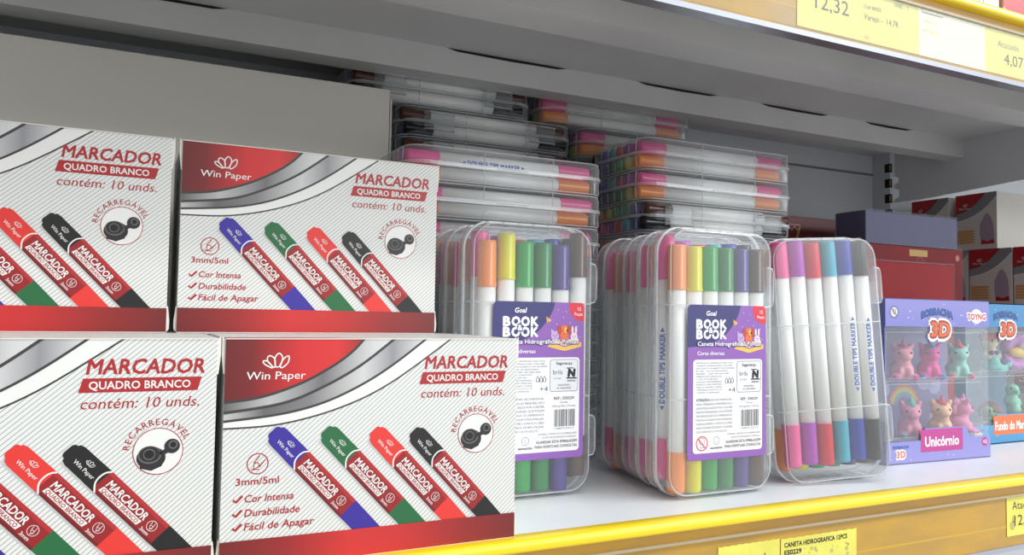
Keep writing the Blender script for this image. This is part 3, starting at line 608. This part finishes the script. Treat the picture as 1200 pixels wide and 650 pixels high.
# ------------------------------------------------------------------ eraser boxes
LAV=ramp_mat('lavender_card','Z',[(0,(150,146,206)),(.02,(140,140,204)),(.11,(124,126,200)),(.14,(142,140,206))],.3); BLU=ramp_mat('sea_blue_card','Z',[(0,(64,140,190)),(.03,(86,160,204)),(.11,(58,130,190)),(.14,(72,150,206))],.3)
WIN=clear_mat('window_film',base=.01,edge=.16,rough=.08,gl=.02); TRAY=clear_mat('blister_tray',base=.02,edge=.3,rough=.1,gl=.025)
UW,UH,UD=.1285,.1385,.042
LOGOB=mat('logo_blue',(58,100,176),.4); LOGOO=mat('logo_orange',(216,104,62),.4); TOYR=mat('logo_red',(206,62,70),.4); TOYW=mat('logo_white',(240,240,240),.4)
def eraser_box(name,card,back,title,tcol,extra):
    root=empty(name)
    b=MB(); b.box(.0008,UW-.0008,UD-.0012,UD,.0008,UH-.0008,back)
    p=Print(b, lambda u,v,n:(u/1000,UD-.0012-n/1000,v/1000)); extra(p); b.build('back_panel',root)
    b=MB(); p=Print(b, lambda u,v,n:(u/1000,-n/1000,v/1000))
    b.box(0,UW,0,.0008,.1150,UH,card); b.box(0,UW,0,UD,UH-.0008,UH,card)
    p.disc((10,127),4.6,mat('sign_white',(214,214,222),.4),1); p.ring((10,127),4.6,.7,DARK,2); p.ribbon([(7,130),(13,124)],.7,DARK,3); p.ring((10,127.4),1.8,.4,DARK,2)
    rnd=random.Random(len(title))
    for i in range(16): p.disc((rnd.uniform(16,124),rnd.uniform(117,136)),rnd.uniform(.3,.7),TOYW,.4,n=8)
    wp=lambda a,c:(a,c+ -((a)/18.)**2*3.2)
    p.text('BORRACHA',62,125.4,5.4,mat('logo_blue_edge',(34,60,120),.4),2,w=39.5,bold=.07,align='c',warp=wp); p.text('BORRACHA',62,126.0,4.6,LOGOB,3,w=37.5,bold=.02,align='c',warp=wp)
    p.text('3D',65,105.2,14.5,TOYW,4,w=30,bold=.12,align='c',shear=.06); p.text('3D',65.3,106.2,13,mat('logo_brown_edge',(150,62,44),.4),5,w=26.6,bold=.07,align='c',shear=.06); p.text('3D',65.6,107,11.6,LOGOO,6,w=24.4,bold=.03,align='c',shear=.06)
    p.text('TOYNG',112,121.5,5.6,TOYW,2,w=26,bold=.11,align='c'); p.disc((112,124.6),7.5,TOYW,1,ry=6.5); p.text('TOYNG',112,121.8,4.9,TOYR,3,w=24,bold=.035,align='c')
    b.build('header_panel',root)
    b=MB(); p=Print(b, lambda u,v,n:(u/1000,-n/1000,v/1000))
    P=[(0,0),(UW,0),(UW,.0185),(.102,.0185),(.097,.0285),(.046,.0285),(.041,.0185),(0,.0185)]
    b.prism(P, lambda x,z:(x,0,z), lambda x,z:(x,.0008,z), card); b.box(0,UW,0,UD,0,.0008,card)
    p.poly([(40.5,8.5),(92.5,8.5),(92.5,27.5),(40.5,27.5)],tcol,1); p.text(title,66.5,13.2,8.0,TOYW,2,w=42 if len(title)<11 else 47,bold=.03,align='c')
    p.text('3D',17,4.8,6.2,TOYW,2,w=12.5,bold=.12,align='c'); p.text('3D',17,5.4,5.2,LOGOO,3,w=10.6,bold=.03,align='c'); p.text('BORRACHA',17,13.0,2.3,LOGOB,2,w=19,bold=.03,align='c')
    p.disc((121,13.8),4.0,tcol,1); p.text('+3',121,12.2,3.4,TOYW,2,align='c',bold=.02)
    for i in range(9): p.disc((rnd.uniform(4,124),rnd.uniform(3,17)),.45,TOYW,.4,n=8)
    b.build('lower_panel',root)
    b=MB(); b.box(.0006,UW-.0006,.0009,.0012,.012,.118,WIN); 
    b.box(UW-.0004,UW,.0009,UD-.001,.0009,UH-.001,WIN)
    b.build('window',root)
    b=MB(); b.box(0,.0006,.0009,UD-.0013,.0009,UH-.0009,card); b.build('side_panel',root)
    b=MB(); b.box(.004,UW-.004,.006,UD-.003,.0680,.0684,TRAY); b.box(.004,UW-.004,.006,UD-.003,.0178,.0182,TRAY)
    for x in (.0425,.0815): 
        for z in (.0184,.0686): b.box(x-.0003,x+.0003,UD-.016,UD-.003,z,z+.03,TRAY)
    b.tube([(.006,.004,.021),(.006,.004,.066),(.122,.004,.066),(.122,.004,.021)],.0006,TRAY,6,True); b.tube([(.006,.004,.071),(.006,.004,.110),(.122,.004,.110),(.122,.004,.071)],.0006,TRAY,6,True)
    b.build('blister_tray',root); return root
def rainbow(p):
    for i,c in enumerate(((214,120,120),(222,178,110),(206,206,130),(140,186,150),(140,150,206))):
        m=mat('rainbow_%s'%('red','orange','yellow','green','blue')[i],c,.5); p.ribbon([(70+(19-i*2.2)*math.cos(t*.1), 42+(19-i*2.2)*math.sin(t*.1)) for t in range(2,31)],2.4,m,1)
    m=mat('card_cloud',(176,176,214),.5)
    for x,y,r in ((30,62,9),(44,58,8),(96,66,10),(110,60,8),(20,30,8),(112,30,9)): p.disc((x,y),r,m,0)
def bubbles(p):
    m=mat('card_bubble',(120,186,206),.5); r=random.Random(4)
    for i in range(14): p.ring((r.uniform(8,120),r.uniform(22,110)),r.uniform(1.5,4),.7,m,1)
UMAG=mat('magenta_title',(186,62,140),.4); SORG=mat('orange_title',(222,112,66),.4)
ub=eraser_box('eraser_box',LAV,mat('lavender_backing',(128,122,168),.5),'Unicórnio',UMAG,rainbow)
ub.location=(.5262,.0652,.0002); ub.rotation_euler=(0,0,-.045)
tag(ub,'lavender window box of unicorn erasers standing right of the leaning pen case','eraser box')
sb=eraser_box('eraser_box',BLU,mat('sea_backing',(74,112,140),.5),'Fundo do Mar',SORG,bubbles)
sb.location=(.689,.1035,.0002)
tag(sb,'blue window box of sea erasers at the right edge, behind the unicorn box','eraser box')

def fused(parts, m, vox=.0011, name='body'):
    """one continuous moulded surface from overlapping ellipsoids / tubes"""
    b=MB(); parts(b); o=b.build('tmp'); md=o.modifiers.new('r','REMESH'); md.mode='VOXEL'; md.voxel_size=vox; md.use_smooth_shade=True
    sm=o.modifiers.new('s','SMOOTH'); sm.factor=.6; sm.iterations=6
    me=bpy.data.meshes.new_from_object(o.evaluated_get(bpy.context.evaluated_depsgraph_get())); bpy.data.objects.remove(o)
    me.materials.clear(); me.materials.append(m)
    for p in me.polygons: p.use_smooth=True; p.material_index=0
    me.name=name; return me
RUB=lambda n,c: mat(n+'_rubber',c,.55,.35)
def uni_body(b):
    d=RED
    b.sphere((0,.001,.0085),(.0088,.0082,.0088),d,18,12); b.sphere((0,-.001,.0145),(.0062,.0058,.008),d,16,10)
    b.sphere((0,-.002,.0232),(.0078,.0072,.0072),d,18,12); b.sphere((.0004,-.0078,.0212),(.0046,.0048,.0042),d,14,10)
    for s in (-1,1):
        b.sphere((s*.0068,-.0055,.0030),(.0034,.0052,.0031),d,12,8); b.sphere((s*.0032,-.0066,.0058),(.0024,.0028,.0062),d,12,8)
        b.tube([(s*.0048,-.0012,.0282),(s*.0066,-.0018,.0318),(s*.0072,-.0020,.0340)],[.0028,.0022,.0006],d,8)
    b.sphere((0,.0085,.0045),(.0035,.004,.0035),d,12,8)
UB=fused(uni_body,RED,.0009,'body').copy()
def uni(col,mane,cname,mname,loc,rz,label):
    root=empty('unicorn_eraser'); m=UB.copy(); m.materials.clear(); m.materials.append(RUB(cname,col)); link('body',m,root)
    mm=RUB(mname,mane)
    b=MB(); b.sphere((0,-.0020,.0302),(.0036,.0040,.0028),mm,12,8); b.sphere((.0006,-.0048,.0292),(.0028,.003,.0022),mm,12,8); b.sphere((0,.0030,.0286),(.0030,.0042,.0040),mm,12,8); b.sphere((0,.0050,.0226),(.0026,.0030,.0058),mm,12,8); b.build('mane',root)
    b=MB(); b.lathe([(.0019,.0318),(.0013,.0345),(.0004,.0372),(0,.0374)],mm,10,lambda x,y,z:(x,y-.0036,z)); b.build('horn',root)
    b=MB(); b.tube([(.001,.0095,.004),(.006,.0125,.0035),(.0110,.0110,.0030),(.0145,.0075,.0026)],[.0018,.0028,.0030,.0008],mm,10); b.build('tail',root)
    for s in (-1,1):
        b=MB(); b.sphere((s*.0042,-.0083,.0243),(.0010,.0007,.0012),BLACK,10,8); b.build('eye',root)
        b=MB(); b.sphere((s*.0068,-.0100,.0026),(.0024,.0018,.0024),mm,10,8); b.build('hoof',root)
    root.matrix_world=ub_m@T_(loc)@Matrix.Rotation(rz,4,'Z')@Matrix.Diagonal((1.14,1.1,.96,1))
    return tag(root,label,'eraser','unicorn erasers in the lavender box')
ub_m=T_(ub.location)@Matrix.Rotation(-.045,4,'Z')
P1=(226,150,164); UY=.0185
uni(P1,(204,72,150),'pale_pink','magenta_mane',(.041,UY,.0686),-.58,'pale pink unicorn eraser with magenta mane, top left in the lavender box')
uni((226,66,158),(62,120,190),'hot_pink','blue_mane',(.0745,UY,.0686),-.58,'hot pink unicorn eraser with blue mane, top middle in the lavender box')
uni((140,208,188),(226,78,112),'mint','coral_mane',(.1115,UY,.0686),-.58,'mint unicorn eraser with coral mane, top right in the lavender box')
uni((224,136,160),(84,176,170),'rose','teal_mane',(.050,UY,.0184),-.58,'pink unicorn eraser with teal mane, lower left in the lavender box')
uni((238,190,152),(216,66,84),'peach','red_mane',(.0885,UY,.0184),-.58,'peach unicorn eraser with red mane, lower middle in the lavender box')
uni((222,132,176),(230,150,190),'orchid','orchid_mane',(.1178,UY+.003,.0184),1.35,'pink unicorn eraser turned sideways, lower right in the lavender box')
# sea creatures
sb_m=T_(sb.location)
def sea(name,loc,label,build,rz=0):
    root=empty(name); build(root); root.matrix_world=sb_m@T_(loc)@Matrix.Rotation(rz,4,'Z')@Matrix.Scale(1.2,4); return tag(root,label,'eraser','sea erasers in the blue box')
def mermaid(root):
    cr=RUB('cream',(232,206,170)); te=RUB('sea_teal',(110,196,186)); hr=RUB('coral_red',(214,70,78)); vi=RUB('violet',(98,76,150))
    def body(b):
        b.sphere((0,0,.0265),(.0066,.0062,.0066),RED); b.tube([(0,0,.022),(0,0,.017),(0,0,.011)],[.0032,.0048,.0052],RED,12)
        for s in(-1,1): b.tube([(s*.004,0,.019),(s*.0075,-.002,.0145),(s*.0045,-.0055,.0125)],[.0019,.0017,.0016],RED,8)
    me=fused(body,cr,.0009); link('body',me,root)
    def tail(b):
        b.tube([(0,0,.0135),(.001,-.001,.008),(.004,-.002,.004),(.0095,-.002,.003),(.0135,-.001,.0048)],[.0060,.0066,.0052,.0036,.0022],RED,14)
        b.sphere((.0165,-.002,.0070),(.0034,.0014,.0026),RED); b.sphere((.0165,.002,.0030),(.0034,.0014,.0026),RED); b.sphere((.001,0,.0050),(.0078,.0066,.0050),RED)
    link('tail',fused(tail,te,.0009,'tail'),root)
    def hair(b):
        b.sphere((0,.0012,.0300),(.0082,.0078,.0052),RED); b.sphere((.0022,.0050,.0240),(.0072,.0044,.0090),RED); b.sphere((-.0050,-.002,.0320),(.0046,.0042,.0034),RED); b.sphere((.0058,-.0012,.0312),(.0040,.0044,.0036),RED)
    link('hair',fused(hair,hr,.0009,'hair'),root)
    b=MB()
    for s in (-1,1): b.sphere((s*.0023,-.0043,.0168),(.0022,.0018,.0020),vi,10,8)
    b.build('shell_top',root)
    for s in (-1,1): b=MB(); b.sphere((s*.0028,-.0058,.0268),(.0009,.0007,.0012),BLACK,10,8); b.build('eye',root)
def shell(root):
    pu=RUB('shell_purple',(184,120,190)); ye=RUB('pearl_yellow',(240,206,96))
    def half(sg):
        def f(b):
            for i in range(-3,4):
                a=i*.36; b.tube([(0,.006,.012),(.011*math.sin(a),.002,.012+sg*.006*math.cos(a)+sg*.003),(.0195*math.sin(a),-.004,.012+sg*.013*math.cos(a)+sg*.004)],[.003,.0052,.0036],RED,10)
        return f
    link('upper_shell',fused(half(1),pu,.001,'upper_shell'),root); link('lower_shell',fused(half(-.75),pu,.001,'lower_shell'),root)
    b=MB(); b.sphere((0,-.004,.013),(.0125,.006,.0045),ye); b.build('cushion',root); b=MB(); b.sphere((.002,-.008,.0165),.0052,RUB('pearl_white',(240,232,220))); b.build('pearl',root)
def turtle(root):
    br=RUB('shell_brown',(120,80,72)); gr=RUB('sea_green',(120,170,130))
    link('body',fused(lambda b:(b.sphere((0,0,.0060),(.0105,.0090,.0040),RED),b.sphere((-.009,-.005,.0095),(.0048,.0048,.0046),RED),b.sphere((-.008,-.007,.003),(.0045,.0034,.0026),RED),b.sphere((.008,-.006,.003),(.0045,.0034,.0026),RED)),gr,.0009),root)
    b=MB(); b.sphere((.001,.001,.0085),(.0100,.0088,.0085),br,18,12); b.build('shell',root)
    for s in (-1,1): b=MB(); b.sphere((-.0095+s*.0022,-.0093,.0106),(.0009,.0007,.0011),BLACK,10,8); b.build('eye',root)
def seahorse(root):
    mi=RUB('sea_mint',(126,206,172))
    link('body',fused(lambda b:(b.tube([(.002,0,.0015),(.006,0,.0030),(.0060,0,.0075),(.001,0,.010),(-.001,0,.016),(.0010,0,.0225)],[.0018,.0026,.0036,.0056,.0062,.0042],RED,14),b.sphere((0,-.001,.0265),(.0056,.0054,.0052),RED),b.tube([(-.001,-.005,.0255),(-.002,-.0105,.0242)],[.0027,.0020],RED,10),b.sphere((.006,0,.015),(.0038,.0018,.0046),RED)),mi,.0009),root)
    for s in (-1,1): b=MB(); b.sphere((s*.0038,-.0042,.0278),(.0009,.0009,.0011),BLACK,10,8); b.build('eye',root)
sea('mermaid_eraser',(.066,UY,.0686),'small mermaid eraser with red hair and teal tail in the blue box',mermaid,-.3)
sea('shell_eraser',(.107,UY,.0732),'open purple clam eraser with yellow inside, upper right in blue box',shell,0)
sea('turtle_eraser',(.064,UY,.0184),'small brown shelled turtle eraser, lower left in the blue box',turtle,-.1)
sea('seahorse_eraser',(.100,UY,.0184),'mint green seahorse eraser, lower middle in the blue box',seahorse,-.3)

# ------------------------------------------------------------------ boxes at the right back
REDM=noise_mat('red_box_card',(142,18,28),(128,14,24),20,.6,.15); WRAP=clear_mat('shrink_wrap',base=.0,edge=.04,rough=.07,gl=.025)
def wrapped(x0,x1,y0,y1,z0,z1,m,name,label,cat,art=None,g=.0009):
    b=MB(); b.box(x0,x1,y0,y1,z0,z1,m)
    if art: art(Print(b, lambda u,v,n:(x0+u/1000,y0-n/1000,z0+v/1000)))
    o=b.build(name,bevel=.0007); tag(o,label,cat)
    w=MB(); w.box(x0-g,x1+g,y0-g,y1+g,z0+.0001,z1+g,WRAP)
    w.tube([(x0-g,y0-g,z1+g),(x1+g,y0-g,z1+g)],.0007,WRAP,6); w.tube([(x1-.016,y0-g-.0004,z1),(x1-.017,y0-g-.0004,z1-.028),(x1-.008,y0-g-.0004,z1-.036)],.0004,WRAP,5); w.build('shrink_wrap',o); return o
def gold_art(p):
    p.poly([(151,189),(180,189),(180,196),(151,196)],mat('gold_sticker',(206,158,70),.4),0)
    p.ring((168,183),5,.6,mat('red_box_line',(190,90,90),.4),0); p.disc((230,190),3.4,mat('red_box_seal',(196,110,96),.4),0)
wrapped(.552,.7905,.1745,.345,0,.1990,REDM,'boxed_set','tall dark red box with gold sticker, standing behind the eraser boxes','box',gold_art)
wrapped(.535,.6835,.112,.168,0,.1745,mat('bright_red_box_card',(158,16,26),.6,.15),'boxed_set','lower red box in shiny film, in front of the dark red box','box',lambda p:p.ribbon([(95,120),(98,124),(103,121)],.5,WHITE,0))
o=wrapped(.643,.790,.180,.2185,.2003,.2345,mat('slate_box_card',(108,106,136),.55,.2),'boxed_set','flat slate blue box lying on top of the dark red box','box')
HB=mat('wine_box_card',(124,36,42),.4)
def hearts(p):
    m=mat('pale_heart_line',(226,176,168),.4); y=mat('yellow_star_print',(214,186,70),.4)
    for cx in (38,47):
        p.ribbon([(cx+ .42*16*math.sin(t)**3*.62, 24+.4*(13*math.cos(t)-5*math.cos(2*t)-2*math.cos(3*t)-math.cos(4*t))*.62) for t in [k*PI/12 for k in range(24)]],1.0,m,1,True)
    p.poly([(49,24),(52,24),(46,6),(43,6)],y,0); p.disc((10,26),6,mat('print_navy_patch',(60,62,110),.4),0); p.ring((16,14),9,.8,m,0)
wrapped(.592,.700,.268,.335,.2003,.2365,HB,'boxed_set','small wine red box with heart outlines, left of the slate box','box',hearts)

# cartons turned sideways under the bracket
SW,SH,SL=.0522,.0695,.15
def side_carton():
    b=MB(); C_=mat('cream_carton',(216,212,206),.5,.4); b.box(0,SL,0,SW,0,SH,C_)
    # printed panel faces -X: u runs from the back (+Y) to the front
    p=Print(b, lambda u,v,n:(-n/1000,SW-u/1000,v/1000),(0,0,SW*1000,SH*1000),.04)
    q=lambda P:spline(P,5); Hm=SH*1000; top=[(-.2,Hm+.2)]
    l1=q([(-.2,46),(10,48),(20,53),(30,61),(38,69.7)]); l2=q([(-.2,36),(14,38.5),(28,44),(40,52),(52.4,64)])
    p.poly(top+l2+[(52.4,Hm+.2)],mat('side_swoosh_grey',(140,140,142),.4),0); p.ribbon(l2,.9,WHITE,1); p.poly(top+l1,mat('side_red_print',(178,30,36),.4),2); p.ribbon(l1,.8,DARK,3)
    p.text('Win Paper',4,50.8,2.4,WHITE,4,w=17); lotus(p,12.5,54.4,1.0,WHITE,4)
    og=mat('printed_wood_pencils',(206,158,96),.45)
    for k in range(5): p.poly([(2,8+k*3.4),(22,8+k*3.4),(26,9.5+k*3.4),(22,11+k*3.4),(2,11+k*3.4)],og,1)
    p.poly(spline([(31,30),(36,40),(40,44),(45,38),(48,26),(47,8),(33,8),(31,30)],4),mat('printed_lilac_art',(170,150,168),.5),1); p.poly([(32,6),(49,6),(48,12),(40,9),(33,12)],mat('side_red_print',(0,0,0)),2)
    return b
sc0=side_carton().build('pencil_carton',bevel=.0004); GP='pencil cartons turned sideways under the bracket'
spots=[((.9,.2036,3),'upper front pencil carton under the bracket, its white end towards the aisle'),((.9,.2655,3),'upper rear pencil carton under the bracket, only its red corner showing'),
 ((.9,.1865,2),'lower pencil carton under the bracket, above the eraser boxes'),((.9,.1325,2),'lower front pencil carton cut off by the right photo edge'),((.9,.2405,2),None),((.9,.2936,2),None)]
spots+=[((.9,y,k),None) for k in (0,1) for y in (.1325,.1865,.2405)]
for i,((x,y,k),lab) in enumerate(spots):
    o=sc0 if i==0 else copy_tree(sc0); o.location=(x,y,k*(SH+.0003)+.0002); tag(o,lab or 'pencil carton low in the pile under the bracket, hidden behind the eraser boxes','pencil box',GP)

# ------------------------------------------------------------------ price tags
TAGY=noise_mat('yellow_ticket_paper',(232,226,96),(222,214,92),30,.5); TAGT=noise_mat('pale_yellow_ticket_paper',(236,226,120),(230,218,110),30,.5)
def price_tag(x0,x1,z0,z1,y,label,art,m):
    b=MB(); n=18; P=[(x0,z0),(x1,z0),(x1,z1)]+[(x1+(x0-x1)*i/n, z1-(.0004 if i%2 else 0)) for i in range(1,n)]+[(x0,z1)]
    b.prism(P, lambda a,c:(a,y,c), lambda a,c:(a,y+.0002,c), m)
    art(Print(b, lambda u,v,n_:(x0+u/1000,y-n_/1000,z0+v/1000)))
    return tag(b.build('price_tag'),label,'price tag','paper price tickets on the shelf rails')
yl=.0032-.0066; yu=-.0128-.0066
def wear(p):
    g=mat('ticket_scuff',(188,180,110),.6); r=random.Random(5)
    for i in range(26): p.disc((r.uniform(18,62),r.uniform(2,20)),r.uniform(.5,1.8),g,0,n=7)
price_tag(.2885,.339,-.049,-.0205,yl,'yellow price ticket on the lower rail beginning with the word Atacado',lambda p:(p.text('Atacado',11,15.2,5.6,BLACK,1,w=33),p.text('10,90',12,4,7,BLACK,1,w=28)),TAGY)
price_tag(.340,.409,-.049,-.0212,yl,'wide yellow ticket on lower rail naming the twelve felt pens',lambda p:(wear(p),p.text('CANETA HIDROGRAFICA 12PCS',3,22,2.9,BLACK,1,w=57,bold=.03),p.text('ES0229',3,17.2,2.9,BLACK,1,w=15,bold=.03)),TAGY)
price_tag(.5745,.645,-.0455,-.0150,yl,'yellow price ticket on the lower rail at the right photo edge',lambda p:(p.text('Atacado',7,20,6,DARK,1,w=32),p.text('12,32',9.5,7.5,8,BLACK,1,w=27),p.disc((7,8),3.5,mat('ticket_scuff',(0,0,0)),0),p.disc((9,13),2.6,mat('ticket_scuff',(0,0,0)),0)),TAGY)
price_tag(.338,.4555,ZT-.0495,ZT-.0155,yu,'pale yellow ticket on the upper rail showing 12,32',lambda p:(p.text('12,32',16,14.5,9.5,DARK,1,w=31),p.text('Atacado',14,27,4.5,DARK,1,w=26),p.text('Cód: 86053',61.5,23.2,2.7,DARK,1,w=17),p.text('Varejo -  14,78',61.5,15.6,4.0,DARK,1,w=34),p.ribbon([(62,4),(64,2),(66,4.5)],.6,LRED,1),p.text('UND - 1',92,29.6,3,DARK,1,w=14)),TAGT)
price_tag(.4555,.530,ZT-.0495,ZT-.0155,yu,'washed out ticket in the middle of the upper rail',lambda p:(p.text('CANETA',4,24,3,mat('faded_ink',(200,192,120),.5),1,w=16),p.text('RETRATIL',4,17,3,mat('faded_ink',(0,0,0)),1,w=18),p.ribbon([(3,31.5),(26,31.5)],.7,DARK,1)),mat('bleached_ticket_paper',(244,240,206),.5))
price_tag(.530,.62,ZT-.0495,ZT-.0155,yu,'pale yellow ticket on the upper rail showing 4,07 at the right edge',lambda p:(p.text('Atacado',15,21.2,5.0,mat('grey_ink',(130,128,90),.5),1,w=27),p.text('4,07',23,8.6,8.5,DARK,1,w=24)),TAGT)

# ------------------------------------------------------------------ goods on the shelf above
b=MB(); b.box(.50,.612,.02,.09,ZT,ZT+.09,WHITE); p=Print(b, lambda u,v,n:(.50+u/1000,.02-n/1000,ZT+v/1000))
for k,(x,h) in enumerate(((82,36),(88,40),(94,38))): p.ribbon([(x-3,18),(x-3.2,h-6),(x-1.5,h),(x+1.5,h),(x+3,h-6),(x+3,18)],.6,DARK,1)
tag(b.build('white_box',bevel=.0005),'white box with a line drawing of fingers, standing on the upper shelf','box')
b=MB(); b.box(.614,.70,.018,.085,ZT,ZT+.09,mat('tan_carton',(206,160,120),.5)); p=Print(b, lambda u,v,n:(.614+u/1000,.018-n/1000,ZT+v/1000)); p.poly([(0,90),(0,30),(14,22),(30,26),(86,24),(86,90)],mat('carton_red_print',(190,34,44),.4),1)
tag(b.build('tan_carton',bevel=.0005),'tan and red carton on the upper shelf at the top right corner','box')
